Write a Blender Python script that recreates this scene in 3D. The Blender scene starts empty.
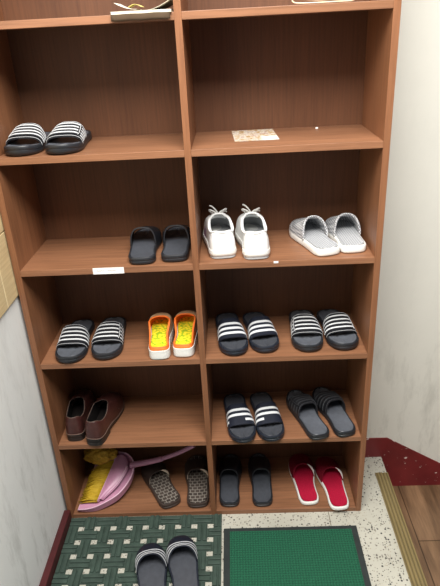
import bpy, bmesh, math, random
from mathutils import Vector, Matrix
random.seed(7)
scene = bpy.context.scene
COL = scene.collection
PI = math.pi

# ------------------------------------------------------------------ helpers
def lin(c):
    c = c / 255.0
    return c / 12.92 if c <= 0.04045 else ((c + 0.055) / 1.055) ** 2.4

def rgb(r, g, b):
    return (lin(r), lin(g), lin(b), 1.0)

class NT:
    def __init__(self, name, rough=0.5, spec=0.5):
        self.m = bpy.data.materials.new(name)
        self.m.use_nodes = True
        self.t = self.m.node_tree
        self.b = self.t.nodes['Principled BSDF']
        self.b.inputs['Roughness'].default_value = rough
        self.b.inputs['Specular IOR Level'].default_value = spec
    def n(self, kind, **kw):
        nd = self.t.nodes.new(kind)
        for k, v in kw.items():
            setattr(nd, k, v)
        return nd
    def l(self, a, b):
        self.t.links.new(a, b)
    def coord(self, scale=(1, 1, 1), rot=(0, 0, 0), out='Object'):
        tc = self.n('ShaderNodeTexCoord')
        mp = self.n('ShaderNodeMapping')
        mp.inputs['Scale'].default_value = scale
        mp.inputs['Rotation'].default_value = rot
        self.l(tc.outputs[out], mp.inputs['Vector'])
        return mp.outputs['Vector']
    def noise(self, vec, scale=5, detail=4, rough=0.55):
        nd = self.n('ShaderNodeTexNoise')
        nd.inputs['Scale'].default_value = scale
        nd.inputs['Detail'].default_value = detail
        nd.inputs['Roughness'].default_value = rough
        self.l(vec, nd.inputs['Vector'])
        return nd.outputs['Fac']
    def ramp(self, fac, stops, interp='LINEAR'):
        nd = self.n('ShaderNodeValToRGB')
        nd.color_ramp.interpolation = interp
        els = nd.color_ramp.elements
        while len(els) > 1:
            els.remove(els[-1])
        els[0].position, els[0].color = stops[0][0], stops[0][1]
        for p, c in stops[1:]:
            e = els.new(p)
            e.color = c
        self.l(fac, nd.inputs['Fac'])
        return nd.outputs['Color']
    def mix(self, fac, a, b, mode='MIX'):
        nd = self.n('ShaderNodeMix', data_type='RGBA', blend_type=mode)
        for sock, v in ((nd.inputs[0], fac), (nd.inputs[6], a), (nd.inputs[7], b)):
            if isinstance(v, (int, float, tuple)):
                sock.default_value = v
            else:
                self.l(v, sock)
        return nd.outputs[2]
    def base(self, c):
        if isinstance(c, tuple):
            self.b.inputs['Base Color'].default_value = c
        else:
            self.l(c, self.b.inputs['Base Color'])
    def bump(self, h, strength=0.3, dist=0.002):
        nd = self.n('ShaderNodeBump')
        nd.inputs['Strength'].default_value = strength
        nd.inputs['Distance'].default_value = dist
        self.l(h, nd.inputs['Height'])
        self.l(nd.outputs['Normal'], self.b.inputs['Normal'])

def plain(name, col, rough=0.5, spec=0.5, var=0.12, nscale=60, bump=0.0):
    k = NT(name, rough, spec)
    v = k.coord()
    f = k.noise(v, nscale, 3)
    d = tuple(c * (1 - var) for c in col[:3]) + (1,)
    e = tuple(min(1, c * (1 + var)) for c in col[:3]) + (1,)
    k.base(k.ramp(f, [(0.3, d), (0.7, e)]))
    if bump:
        k.bump(f, bump, 0.001)
    return k.m

def wood(name, axis, dark, light, rough=0.42, broad=1.0):
    """laminate with fine grain along an axis"""
    k = NT(name, rough, 0.4)
    s = [42, 42, 42]; s[axis] = 1.6
    v = k.coord(tuple(s))
    f1 = k.noise(v, 3.0, 6, 0.65)
    s2 = [5, 5, 5]; s2[axis] = 0.35
    v2 = k.coord(tuple(s2))
    f2 = k.noise(v2, 1.6, 3, 0.5)
    c1 = k.ramp(f1, [(0.25, dark), (0.55, light), (0.8, tuple(c * 1.1 for c in light[:3]) + (1,))])
    c2 = k.ramp(f2, [(0.3, (0.74, 0.72, 0.70, 1)), (0.7, (1.08, 1.08, 1.08, 1))])
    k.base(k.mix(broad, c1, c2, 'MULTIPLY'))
    k.bump(f1, 0.08, 0.0005)
    return k.m

def new_obj(name, verts, faces, mat, parent=None, smooth=True, recalc=True, sharp=None):
    me = bpy.data.meshes.new(name)
    bm = bmesh.new()
    vs = [bm.verts.new(v) for v in verts]
    for f in faces:
        try:
            bm.faces.new([vs[i] for i in f])
        except ValueError:
            pass
    bmesh.ops.remove_doubles(bm, verts=bm.verts, dist=1e-5)
    if recalc:
        bmesh.ops.recalc_face_normals(bm, faces=bm.faces)
    for f in bm.faces:
        f.smooth = smooth
    if sharp:
        for e in bm.edges:
            if len(e.link_faces) == 2 and e.calc_face_angle(0) > sharp:
                e.smooth = False
    bm.to_mesh(me)
    bm.free()
    me.materials.append(mat)
    o = bpy.data.objects.new(name, me)
    COL.objects.link(o)
    if parent:
        o.parent = parent
    return o

def box_bm(bm, x0, x1, y0, y1, z0, z1):
    r = bmesh.ops.create_cube(bm, size=1)
    bmesh.ops.scale(bm, vec=(x1 - x0, y1 - y0, z1 - z0), verts=r['verts'])
    bmesh.ops.translate(bm, vec=((x0 + x1) / 2, (y0 + y1) / 2, (z0 + z1) / 2), verts=r['verts'])
    return r['verts']

def bm_obj(name, bm, mat, parent=None, smooth=False, bev=0.0, seg=2):
    if bev:
        bmesh.ops.bevel(bm, geom=list(bm.edges), offset=bev, segments=seg, affect='EDGES', profile=0.5)
    bmesh.ops.recalc_face_normals(bm, faces=bm.faces)
    for f in bm.faces:
        f.smooth = smooth
    me = bpy.data.meshes.new(name)
    bm.to_mesh(me); bm.free()
    me.materials.append(mat)
    o = bpy.data.objects.new(name, me)
    COL.objects.link(o)
    if parent:
        o.parent = parent
    return o

def box(name, x0, x1, y0, y1, z0, z1, mat, parent=None, bev=0.0):
    bm = bmesh.new()
    box_bm(bm, x0, x1, y0, y1, z0, z1)
    return bm_obj(name, bm, mat, parent, bev=bev)

def catmull(pts, n, closed=False):
    pts = [Vector(p) for p in pts]
    N = len(pts)
    out = []
    segs = N if closed else N - 1
    for k in range(n):
        t = k / n * segs if closed else k / (n - 1) * segs
        i = min(int(t), segs - 1)
        u = t - i
        g = (lambda j: pts[j % N]) if closed else (lambda j: pts[max(0, min(N - 1, j))])
        p0, p1, p2, p3 = g(i - 1), g(i), g(i + 1), g(i + 2)
        out.append(0.5 * ((2 * p1) + (p2 - p0) * u + (2 * p0 - 5 * p1 + 4 * p2 - p3) * u * u + (3 * p1 - p0 - 3 * p2 + p3) * u ** 3))
    return out

def tube_geo(pts, r, sides=8, closed=False, flat=1.0):
    """r: number or list; returns verts, faces"""
    n = len(pts)
    pts = [Vector(p) for p in pts]
    rs = r if isinstance(r, (list, tuple)) else [r] * n
    verts, faces = [], []
    up = Vector((0, 0, 1))
    for i in range(n):
        a = pts[(i - 1) % n] if (closed or i > 0) else pts[i]
        b = pts[(i + 1) % n] if (closed or i < n - 1) else pts[i]
        d = (b - a).normalized()
        s = d.cross(up)
        if s.length < 1e-3:
            s = d.cross(Vector((1, 0, 0)))
        s.normalize()
        u = s.cross(d)
        for k in range(sides):
            an = 2 * PI * k / sides
            verts.append(pts[i] + s * math.cos(an) * rs[i] + u * math.sin(an) * rs[i] * flat)
    m = n if closed else n - 1
    for i in range(m):
        j = (i + 1) % n
        for k in range(sides):
            k2 = (k + 1) % sides
            faces.append((i * sides + k, i * sides + k2, j * sides + k2, j * sides + k))
    if not closed:
        faces.append(tuple(range(sides)))
        faces.append(tuple((n - 1) * sides + k for k in range(sides)))
    return verts, faces

def tube(name, pts, r, mat, parent=None, sides=8, closed=False, flat=1.0):
    v, f = tube_geo(pts, r, sides, closed, flat)
    return new_obj(name, v, f, mat, parent)

def shell_geo(P, th, off=0.0):
    """closed thin shell over a grid of points (rows x cols); outer side = up / away"""
    n, m = len(P), len(P[0])
    Nn = []
    for i in range(n):
        row = []
        for j in range(m):
            a = P[min(i + 1, n - 1)][j] - P[max(i - 1, 0)][j]
            b = P[i][min(j + 1, m - 1)] - P[i][max(j - 1, 0)]
            c = a.cross(b)
            row.append(c.normalized() if c.length > 1e-12 else Vector((0, 0, 0)))
        Nn.append(row)
    for i in range(n):
        for j in range(m):
            if Nn[i][j].length < 0.5:
                Nn[i][j] = Nn[max(i - 1, 0)][j] if Nn[max(i - 1, 0)][j].length > .5 else Nn[min(i + 1, n - 1)][j]
    tot = sum((Nn[i][j].z for i in range(n) for j in range(m)))
    sg = 1 if tot > 0 else -1
    verts = []
    for lay in (off, off - th):
        for i in range(n):
            for j in range(m):
                verts.append(P[i][j] + Nn[i][j] * sg * lay)
    faces = []
    q = n * m
    for i in range(n - 1):
        for j in range(m - 1):
            a, b, c, d = i * m + j, i * m + j + 1, (i + 1) * m + j + 1, (i + 1) * m + j
            faces.append((a, b, c, d)); faces.append((q + d, q + c, q + b, q + a))
    ring = [(0, j) for j in range(m)] + [(i, m - 1) for i in range(1, n)] + [(n - 1, j) for j in range(m - 2, -1, -1)] + [(i, 0) for i in range(n - 2, 0, -1)]
    for k in range(len(ring)):
        a = ring[k]; b = ring[(k + 1) % len(ring)]
        ia, ib = a[0] * m + a[1], b[0] * m + b[1]
        faces.append((ia, ib, q + ib, q + ia))
    return verts, faces

def shell(name, P, th, mat, parent=None, off=0.0):
    v, f = shell_geo(P, th, off)
    return new_obj(name, v, f, mat, parent, sharp=math.radians(55))

def empty(name, loc=(0, 0, 0), rz=0.0):
    o = bpy.data.objects.new(name, None)
    o.empty_display_size = 0.05
    COL.objects.link(o)
    o.location = loc
    o.rotation_euler = (0, 0, rz)
    return o

def tag(o, label, cat=None, group=None, kind=None):
    o['label'] = label
    if cat: o['category'] = cat
    if group: o['group'] = group
    if kind: o['kind'] = kind
    return o

def dup(o, parent=None):
    c = o.copy()
    COL.objects.link(c)
    if parent:
        c.parent = parent
    for ch in list(o.children):
        dup(ch, c)
    return c

# ------------------------------------------------------------------ materials
WD, WL = rgb(114, 78, 56), rgb(147, 103, 75)
M = {}
M['wood_x'] = wood('wood_along_shelf', 0, WD, WL)
M['wood_z'] = wood('wood_upright', 2, rgb(112, 73, 50), rgb(139, 94, 65))
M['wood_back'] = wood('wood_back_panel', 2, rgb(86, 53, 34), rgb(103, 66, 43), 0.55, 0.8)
M['black_rubber'] = plain('black_rubber', rgb(36, 38, 43), 0.42, 0.5)
M['black_soft'] = plain('black_soft_footbed', rgb(72, 75, 82), 0.40, 0.6)
M['grey_soft'] = plain('grey_soft_footbed', rgb(92, 96, 104), 0.40, 0.6)
M['black_strap'] = plain('black_strap', rgb(28, 29, 34), 0.45, 0.5)
M['navy_strap'] = plain('navy_strap', rgb(29, 33, 45), 0.42, 0.5)
M['navy_rubber'] = plain('navy_rubber', rgb(34, 39, 50), 0.42, 0.5)
M['white_stripe'] = plain('white_stripe', rgb(214, 217, 220), 0.5, 0.4, 0.03)
M['grey_stripe'] = plain('dim_stripe', rgb(78, 80, 84), 0.5, 0.4, 0.05)
M['white_leather'] = plain('white_leather', rgb(236, 237, 236), 0.5, 0.35, 0.03)
M['white_rubber'] = plain('white_rubber', rgb(228, 228, 224), 0.5, 0.4, 0.04)
M['lining_grey'] = plain('grey_lining', rgb(176, 178, 180), 0.8, 0.2, 0.08)
M['pale_purple'] = plain('pale_purple_patch', rgb(190, 160, 200), 0.6, 0.3, 0.1)
M['lace_white'] = plain('white_lace', rgb(225, 224, 220), 0.8, 0.2, 0.1, 400)
M['orange'] = plain('orange_foam', rgb(238, 118, 48), 0.5, 0.4, 0.08)
M['tan_cap'] = plain('tan_cap', rgb(196, 160, 124), 0.6, 0.3, 0.08)
M['brown_leather'] = plain('brown_leather', rgb(66, 35, 32), 0.36, 0.55, 0.25, 45, 0.15)
M['dark_heel'] = plain('dark_heel', rgb(34, 29, 28), 0.45)
M['welt'] = plain('pale_welt', rgb(112, 90, 80), 0.5, 0.4, 0.1)
M['edge'] = plain('worn_edge', rgb(96, 76, 68), 0.5)
M['dark_lining'] = plain('dark_lining', rgb(24, 20, 20), 0.8, 0.2)
M['brown_strap'] = plain('brown_strap', rgb(52, 42, 38), 0.5, 0.4, 0.2)
M['brown_sole'] = plain('brown_sole', rgb(66, 55, 50), 0.5, 0.4, 0.1)
M['beige_inside'] = plain('beige_strap_lining', rgb(205, 190, 170), 0.7, 0.2, 0.08)
M['red_cloth'] = plain('red_cloth', rgb(168, 20, 54), 0.75, 0.2, 0.16, 260, 0.2)
M['dark_red_cloth'] = plain('dark_red_cloth', rgb(112, 14, 34), 0.8, 0.2, 0.2, 260, 0.2)
M['pink_plastic'] = plain('pink_plastic', rgb(192, 138, 166), 0.38, 0.5, 0.05, 20)
M['pink_pale'] = plain('pale_pink_plastic', rgb(216, 176, 196), 0.38, 0.5, 0.05, 20)
M['paper'] = plain('paper', rgb(228, 224, 206), 0.8, 0.2, 0.05, 30)
M['paper_yellow'] = plain('yellow_paper', rgb(222, 208, 128), 0.8, 0.2, 0.08, 30)
M['booklet'] = plain('booklet_cover', rgb(196, 190, 172), 0.7, 0.3, 0.1, 40)
M['strip_shade'] = plain('painted_edge_shade', rgb(72, 58, 44), 0.9, 0.2, 0.08, 40)  # dark tone stands in for shade on the shelf front
M['ink'] = plain('grey_ink', rgb(96, 98, 112), 0.8, 0.1, 0.1)
M['pale_cord'] = plain('pale_cord', rgb(206, 186, 160), 0.4, 0.5, 0.05)

def mk_bristle():
    k = NT('yellow_bristles', 0.6, 0.3)
    v = k.coord((9, 240, 60))
    f = k.noise(v, 2.5, 4)
    k.base(k.ramp(f, [(0.25, rgb(120, 92, 14)), (0.5, rgb(188, 154, 34)), (0.8, rgb(208, 178, 66))]))
    k.bump(f, 0.6, 0.002)
    return k.m
M['bristle'] = mk_bristle()
def mk_sponge():
    k = NT('yellow_netting', 0.7, 0.3)
    v = k.coord()
    f = k.noise(v, 70, 5, 0.7)
    k.base(k.ramp(f, [(0.3, rgb(130, 96, 24)), (0.55, rgb(184, 144, 48)), (0.8, rgb(204, 168, 80))]))
    k.bump(f, 0.8, 0.004)
    return k.m
M['sponge'] = mk_sponge()
def mk_speckle():
    k = NT('yellow_green_insole', 0.6, 0.3)
    v = k.coord()
    vo = k.n('ShaderNodeTexVoronoi'); vo.inputs['Scale'].default_value = 110
    k.l(v, vo.inputs['Vector'])
    k.base(k.ramp(vo.outputs['Distance'], [(0.15, rgb(244, 232, 66)), (0.5, rgb(226, 222, 40)), (0.75, rgb(150, 186, 40))]))
    k.bump(vo.outputs['Distance'], 0.6, 0.002)
    return k.m
M['speckle'] = mk_speckle()
def mk_check(name, a, b, sc):
    k = NT(name, 0.8, 0.2)
    v = k.coord((1, 1, 1), (0, 0, 0.785))
    ch = k.n('ShaderNodeTexChecker'); ch.inputs['Scale'].default_value = sc
    ch.inputs['Color1'].default_value = a; ch.inputs['Color2'].default_value = b
    k.l(v, ch.inputs['Vector'])
    k.base(ch.outputs['Color'])
    return k.m
M['check'] = mk_check('grey_white_weave', rgb(208, 209, 211), rgb(120, 122, 128), 200)
M['check_bed'] = mk_check('pale_grey_footbed', rgb(188, 190, 193), rgb(140, 143, 148), 200)
def mk_brickbed():
    k = NT('dark_footbed_with_blocks', 0.5, 0.4)
    v = k.coord()
    br = k.n('ShaderNodeTexBrick')
    br.inputs['Scale'].default_value = 1.0
    br.inputs['Brick Width'].default_value = 0.018
    br.inputs['Row Height'].default_value = 0.0155
    br.inputs['Mortar Size'].default_value = 0.0018
    br.inputs['Mortar Smooth'].default_value = 0.3
    br.inputs['Color1'].default_value = rgb(58, 50, 46)
    br.inputs['Color2'].default_value = rgb(78, 68, 62)
    br.inputs['Mortar'].default_value = rgb(140, 134, 126)
    k.l(v, br.inputs['Vector'])
    k.base(br.outputs['Color'])
    return k.m
M['brickbed'] = mk_brickbed()
def mk_plaster(name, col, dirt, dz0, dz1, amt, ns=3.0):
    """painted plaster with grey scuffs growing towards the floor"""
    k = NT(name, 0.7, 0.25)
    v = k.coord()
    f = k.noise(v, ns, 8, 0.7)
    f2 = k.noise(k.coord((6, 6, 1.6)), 3.0, 6, 0.7)
    tc = k.n('ShaderNodeTexCoord'); sp = k.n('ShaderNodeSeparateXYZ')
    k.l(tc.outputs['Object'], sp.inputs[0])
    mr = k.n('ShaderNodeMapRange'); mr.inputs[1].default_value = dz0; mr.inputs[2].default_value = dz1
    mr.inputs[3].default_value = 1.0; mr.inputs[4].default_value = 0.08
    k.l(sp.outputs['Z'], mr.inputs[0])
    spots = k.ramp(f2, [(0.5, (0, 0, 0, 1)), (0.68, (1, 1, 1, 1))])
    mu = k.n('ShaderNodeMath', operation='MULTIPLY'); k.l(spots, mu.inputs[0]); k.l(mr.outputs[0], mu.inputs[1])
    mu2 = k.n('ShaderNodeMath', operation='MULTIPLY'); k.l(mu.outputs[0], mu2.inputs[0]); mu2.inputs[1].default_value = amt
    base = k.ramp(f, [(0.3, tuple(c * 0.93 for c in col[:3]) + (1,)), (0.7, col)])
    k.base(k.mix(mu2.outputs[0], base, dirt))
    k.bump(f, 0.15, 0.003)
    return k.m
M['wall_right'] = mk_plaster('cream_wall_paint', rgb(226, 224, 214), rgb(150, 148, 138), 0.1, 0.9, 0.4)
M['wall_left'] = mk_plaster('white_wall_paint', rgb(236, 238, 236), rgb(150, 150, 144), 0.0, 1.2, 0.45)
def mk_redband(name, z0):
    k = NT(name, 0.4, 0.45)
    v = k.coord()
    f = k.noise(v, 9, 4)
    col = k.ramp(f, [(0.3, rgb(104, 30, 34)), (0.7, rgb(126, 38, 42))])
    f2 = k.noise(k.coord((1, 1, 1.6)), 42, 3, 0.5)
    chips = k.ramp(f2, [(0.66, (0, 0, 0, 1)), (0.69, (1, 1, 1, 1))])
    k.base(k.mix(chips, col, rgb(214, 196, 190)))
    return k.m
M['red_band'] = mk_redband('dark_red_band_paint', 0)
def mk_redplain():
    return plain('dark_red_skirting_paint', rgb(72, 28, 30), 0.45, 0.4, 0.2, 12)
M['red_plain'] = mk_redplain()
def mk_terrazzo():
    k = NT('terrazzo', 0.35, 0.4)
    v = k.coord()
    base = k.ramp(k.noise(v, 6, 4), [(0.3, rgb(176, 174, 162)), (0.7, rgb(194, 192, 180))])
    def chips(scale, th, rnd_lo):
        vo = k.n('ShaderNodeTexVoronoi'); vo.inputs['Scale'].default_value = scale
        k.l(v, vo.inputs['Vector'])
        a = k.ramp(vo.outputs['Distance'], [(th, (1, 1, 1, 1)), (th + 0.06, (0, 0, 0, 1))])
        sx = k.n('ShaderNodeSeparateXYZ'); k.l(vo.outputs['Color'], sx.inputs[0])
        b = k.ramp(sx.outputs['X'], [(rnd_lo, (0, 0, 0, 1)), (rnd_lo + 0.02, (1, 1, 1, 1))])
        mu = k.n('ShaderNodeMath', operation='MULTIPLY'); k.l(a, mu.inputs[0]); k.l(b, mu.inputs[1])
        return mu.outputs[0], sx.outputs['Y']
    m1, y1 = chips(150, 0.32, 0.55)
    g1 = k.ramp(y1, [(0.2, rgb(92, 90, 86)), (0.5, rgb(136, 131, 122)), (0.8, rgb(168, 160, 142))])
    c = k.mix(m1, base, g1)
    m2, y2 = chips(105, 0.34, 0.76)
    g2 = k.ramp(y2, [(0.3, rgb(54, 53, 54)), (0.7, rgb(122, 116, 108))])
    c = k.mix(m2, c, g2)
    k.base(c)
    return k.m
M['terrazzo'] = mk_terrazzo()
def mk_laminate():
    k = NT('laminate_floor', 0.38, 0.45)
    v = k.coord((26, 2.2, 1))
    f = k.noise(v, 2.2, 6, 0.65)
    v2 = k.coord((8, 1.3, 1))
    f2 = k.noise(v2, 1.7, 4, 0.55)
    c1 = k.ramp(f, [(0.25, rgb(98, 76, 58)), (0.55, rgb(136, 108, 82)), (0.8, rgb(156, 126, 98))])
    c2 = k.ramp(f2, [(0.35, (0.5, 0.46, 0.42, 1)), (0.6, (1.05, 1.0, 0.96, 1))])
    c = k.mix(1.0, c1, c2, 'MULTIPLY')
    br = k.n('ShaderNodeTexBrick')
    br.inputs['Scale'].default_value = 1.0
    br.inputs['Brick Width'].default_value = 1.2; br.inputs['Row Height'].default_value = 0.19
    br.inputs['Mortar Size'].default_value = 0.0022
    br.inputs['Color1'].default_value = (1, 1, 1, 1); br.inputs['Color2'].default_value = (0.86, 0.84, 0.82, 1)
    br.inputs['Mortar'].default_value = (0.3, 0.25, 0.2, 1)
    k.l(k.coord((1, 1, 1), (0, 0, PI / 2)), br.inputs['Vector'])
    k.base(k.mix(1.0, c, br.outputs['Color'], 'MULTIPLY'))
    return k.m
M['laminate'] = mk_laminate()
def mk_brass():
    k = NT('brass_strip', 0.42, 0.5)
    tc = k.n('ShaderNodeTexCoord'); sp = k.n('ShaderNodeSeparateXYZ'); k.l(tc.outputs['Object'], sp.inputs[0])
    mr = k.n('ShaderNodeMapRange'); mr.inputs[1].default_value = 1.197; mr.inputs[2].default_value = 1.248
    mr.inputs[3].default_value = 0.0; mr.inputs[4].default_value = 4.0
    k.l(sp.outputs['X'], mr.inputs[0])
    fr = k.n('ShaderNodeMath', operation='FRACT'); k.l(mr.outputs[0], fr.inputs[0])
    pp = k.n('ShaderNodeMath', operation='PINGPONG'); k.l(fr.outputs[0], pp.inputs[0]); pp.inputs[1].default_value = 0.5
    c = k.ramp(pp.outputs[0], [(0.20, rgb(138, 121, 82)), (0.42, rgb(104, 90, 56))])
    f = k.noise(k.coord((20, 3, 20)), 3, 4)
    k.base(k.mix(0.5, c, k.ramp(f, [(0.3, (0.6, 0.6, 0.58, 1)), (0.7, (1, 1, 1, 1))]), 'MULTIPLY'))
    return k.m
M['brass'] = mk_brass()
M['mat_rubber'] = plain('dark_green_rubber', rgb(58, 74, 66), 0.55, 0.4, 0.2, 30)
M['mat_border'] = plain('dark_rubber_border', rgb(42, 48, 48), 0.55, 0.4, 0.15, 40)
def mk_carpet():
    k = NT('green_ribbed_carpet', 0.85, 0.15)
    v = k.coord((1, 1, 1), (0, 0, 0.785))
    wv = k.n('ShaderNodeTexWave', wave_type='BANDS', bands_direction='X'); wv.inputs['Scale'].default_value = 38
    wv.inputs['Distortion'].default_value = 0.4
    k.l(v, wv.inputs['Vector'])
    ck = k.n('ShaderNodeTexChecker'); ck.inputs['Scale'].default_value = 150
    k.l(v, ck.inputs['Vector'])
    ck.inputs['Color1'].default_value = rgb(36, 94, 68); ck.inputs['Color2'].default_value = rgb(24, 64, 48)
    f = k.noise(k.coord(), 300, 2)
    c = k.mix(0.4, ck.outputs['Color'], k.ramp(f, [(0.3, rgb(22, 60, 46)), (0.7, rgb(50, 112, 86))]))
    k.base(c)
    k.bump(wv.outputs['Fac'], 0.5, 0.002)
    return k.m
M['carpet'] = mk_carpet()
M['beige_board'] = wood('beige_board', 1, rgb(196, 172, 128), rgb(216, 194, 150), 0.5, 0.3)
M['pale_seam'] = plain('pale_seam', rgb(232, 218, 180), 0.5, 0.3, 0.04)
M['sticker'] = plain('white_label', rgb(240, 238, 236), 0.6, 0.3, 0.03)
def mk_flyer():
    k = NT('printed_card', 0.5, 0.4)
    v = k.coord((1, 1, 1))
    f = k.noise(v, 55, 4, 0.7)
    c = k.ramp(f, [(0.3, rgb(112, 70, 40)), (0.42, rgb(176, 140, 84)), (0.52, rgb(206, 202, 192)), (0.64, rgb(150, 96, 70)), (0.78, rgb(80, 82, 104))], 'LINEAR')
    tc = k.n('ShaderNodeTexCoord'); sp = k.n('ShaderNodeSeparateXYZ'); k.l(tc.outputs['Object'], sp.inputs[0])
    md = k.ramp(sp.outputs['X'], [(0.075, (0, 0, 0, 1)), (0.085, (1, 1, 1, 1))])
    lo = k.ramp(sp.outputs['Y'], [(0.055, (1, 1, 1, 1)), (0.065, (0, 0, 0, 1))])
    mu = k.n('ShaderNodeMath', operation='MULTIPLY'); k.l(md, mu.inputs[0]); k.l(lo, mu.inputs[1])
    mu2 = k.n('ShaderNodeMath', operation='MULTIPLY'); k.l(mu.outputs[0], mu2.inputs[0]); mu2.inputs[1].default_value = 0.75
    k.base(k.mix(mu2.outputs[0], c, rgb(246, 244, 238)))
    return k.m
M['flyer'] = mk_flyer()

# ------------------------------------------------------------------ the room
W, T, D = 1.1, 0.0188, 0.278
XD = 0.5417
ZS = [1.6978, 1.3591, 1.0214, 0.6887, 0.3512, 0.0188]
zA, zB, zC, zD, zE, zF = ZS
WALLY = 0.29
LOW = -0.165
EDGE = 1.245

def struct(o, label=None):
    o['kind'] = 'structure'
    if label: o['label'] = label
    return o

struct(box('wall_back', -0.14, 2.3, WALLY, WALLY + 0.12, LOW, 2.7, M['wall_right']), 'cream painted plaster wall with grey scuffs behind the shoe shelf')
struct(box('wall_left', -0.14, -0.012, -1.7, WALLY, LOW, 2.7, M['wall_left']), 'scuffed white painted wall left of the shoe shelf')
bm = bmesh.new(); box_bm(bm, -0.02, EDGE, -1.7, WALLY, LOW, 0.0)
struct(bm_obj('floor', bm, M['terrazzo']), 'speckled terrazzo entrance floor under the shelf')
struct(box('floor.001', EDGE, 2.3, -1.7, WALLY, LOW - 0.03, LOW, M['laminate']), 'brown wood laminate floor one step lower on the right')
# joints in the terrazzo
struct(box('trim_or_lit_edge_3', 0.978, 0.981, -0.0695, -0.0, -0.001, 0.0004, plain('terrazzo_joint', rgb(120, 112, 98), 0.7)), 'dark joint line in the terrazzo')
# dark red band along the back wall, stepping down with the floor
prof = [(-0.012, 0.10), (1.263, 0.098), (1.525, -0.065), (2.3, -0.065), (2.3, LOW), (EDGE, LOW), (EDGE, 0.0), (-0.012, 0.0)]
n = len(prof)
vv = [(x, WALLY - 0.004, z) for x, z in prof] + [(x, WALLY, z) for x, z in prof]
ff = [tuple(range(n)), tuple(range(2 * n - 1, n - 1, -1))] + [(i, (i + 1) % n, n + (i + 1) % n, n + i) for i in range(n)]
struct(new_obj('baseboard_back', vv, ff, M['red_band'], smooth=False), 'dark red chipped skirting band that slopes down beside the step')
struct(box('baseboard_left', -0.0115, 0.012, -1.7, -0.001, 0.0, 0.044, M['red_plain'], bev=0.002), 'dark red skirting along the left wall')
# brass nosing with ribs on the step edge
bm = bmesh.new()
x0, x1 = 1.197, EDGE + 0.003
m = 41
pr = []
for i in range(m):
    t = i / (m - 1)
    rib = 0.0026 * (0.5 + 0.5 * math.cos(t * 2 * PI * 4))
    pr.append((x0 + (x1 - x0) * t, 0.0015 + rib))
pr += [(x1, -0.022), (x1 - 0.0026, -0.022), (x1 - 0.0026, 0.0002), (x0, 0.0002)]
n = len(pr)
vv = [(x, 0.192, z) for x, z in pr] + [(x, -1.7, z) for x, z in pr]
ff = [(i, (i + 1) % n, n + (i + 1) % n, n + i) for i in range(n)]
bm.free()
struct(new_obj('trim_or_lit_edge_1', vv, ff, M['brass'], smooth=False), 'ribbed brass nosing strip along the step edge')

# beige board panelling on the left wall
wp = empty('wall_panel', (-0.012, -0.3, 0.94))
tag(wp, 'beige wooden board panel on the left wall beside the shoe shelf', 'panel')
def panel_board(y0, y1, z0, z1):
    box('board', 0.0002, 0.008, y0, y1, z0, z1, M['beige_board'], wp, bev=0.0012)
panel_board(-0.9, 0.2165, 0.0, 0.2065)
panel_board(0.2205, 0.325, 0.0, 0.2065)
panel_board(-0.9, 0.325, 0.2105, 0.66)
box('seam', 0.002, 0.0072, 0.2168, 0.2202, 0.0, 0.2065, M['pale_seam'], wp)

# ------------------------------------------------------------------ the shelf
cab = empty('shoe_cabinet', (0, 0, 0))
tag(cab, 'tall brown wood laminate shoe cabinet with two columns of open compartments', 'shelf')
TOP = 2.05
box('side_panel', 0, T, 0, D + 0.006, 0, TOP, M['wood_z'], cab, bev=0.0008)
box('side_panel', W - T, W, 0, D + 0.006, 0, TOP, M['wood_z'], cab, bev=0.0008)
box('divider', XD, XD + T, 0, D, 0, TOP - T, M['wood_z'], cab, bev=0.0008)
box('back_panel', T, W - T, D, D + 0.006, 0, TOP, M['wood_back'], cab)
for z in ZS:
    box('shelf', T, XD, 0.0004, D, z - T, z, M['wood_x'], cab, bev=0.0008)
    box('shelf', XD + T, W - T, 0.0004, D, z - T, z, M['wood_x'], cab, bev=0.0008)
box('top_panel', T, W - T, 0, D, TOP - T, TOP, M['wood_x'], cab, bev=0.0008)
st = box('label_sticker', 0.240, 0.334, -0.0006, 0.0003, zC - T - 0.0003, zC + 0.0008, M['sticker'], cab)
st['label'] = 'white paper label with faint blurred writing'
# illegible faint scribbles
vv, ff = [], []
for xx, w_ in ((0.252, 0.022), (0.284, 0.026)):
    pts = [(xx + w_ * i / 11, -0.0008, zC - 0.0085 + 0.0022 * math.sin(i * 2.1) * (0.6 + 0.4 * math.cos(i))) for i in range(12)]
    a, b = tube_geo(pts, 0.00045, 5)
    ff += [tuple(q + len(vv) for q in f) for f in b]; vv += a
new_obj('writing', vv, ff, M['ink'], st)
sc_ = box('scuff_mark', 0.783, 0.797, -0.0005, 0.0006, zC - 0.006, zC + 0.0003, M['sticker'], cab, bev=0.0002)
sc_['label'] = 'small white scuff on the shelf edge'

# ------------------------------------------------------------------ shoe toolkit
OUT = [(0, 0), (0.27, 0.022), (0.375, 0.11), (0.395, 0.25), (0.425, 0.42), (0.48, 0.6), (0.5, 0.74), (0.43, 0.88), (0.23, 0.975),
       (-0.03, 1.0), (-0.29, 0.965), (-0.455, 0.86), (-0.5, 0.72), (-0.445, 0.56), (-0.36, 0.4), (-0.345, 0.25), (-0.355, 0.11), (-0.26, 0.022)]

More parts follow.
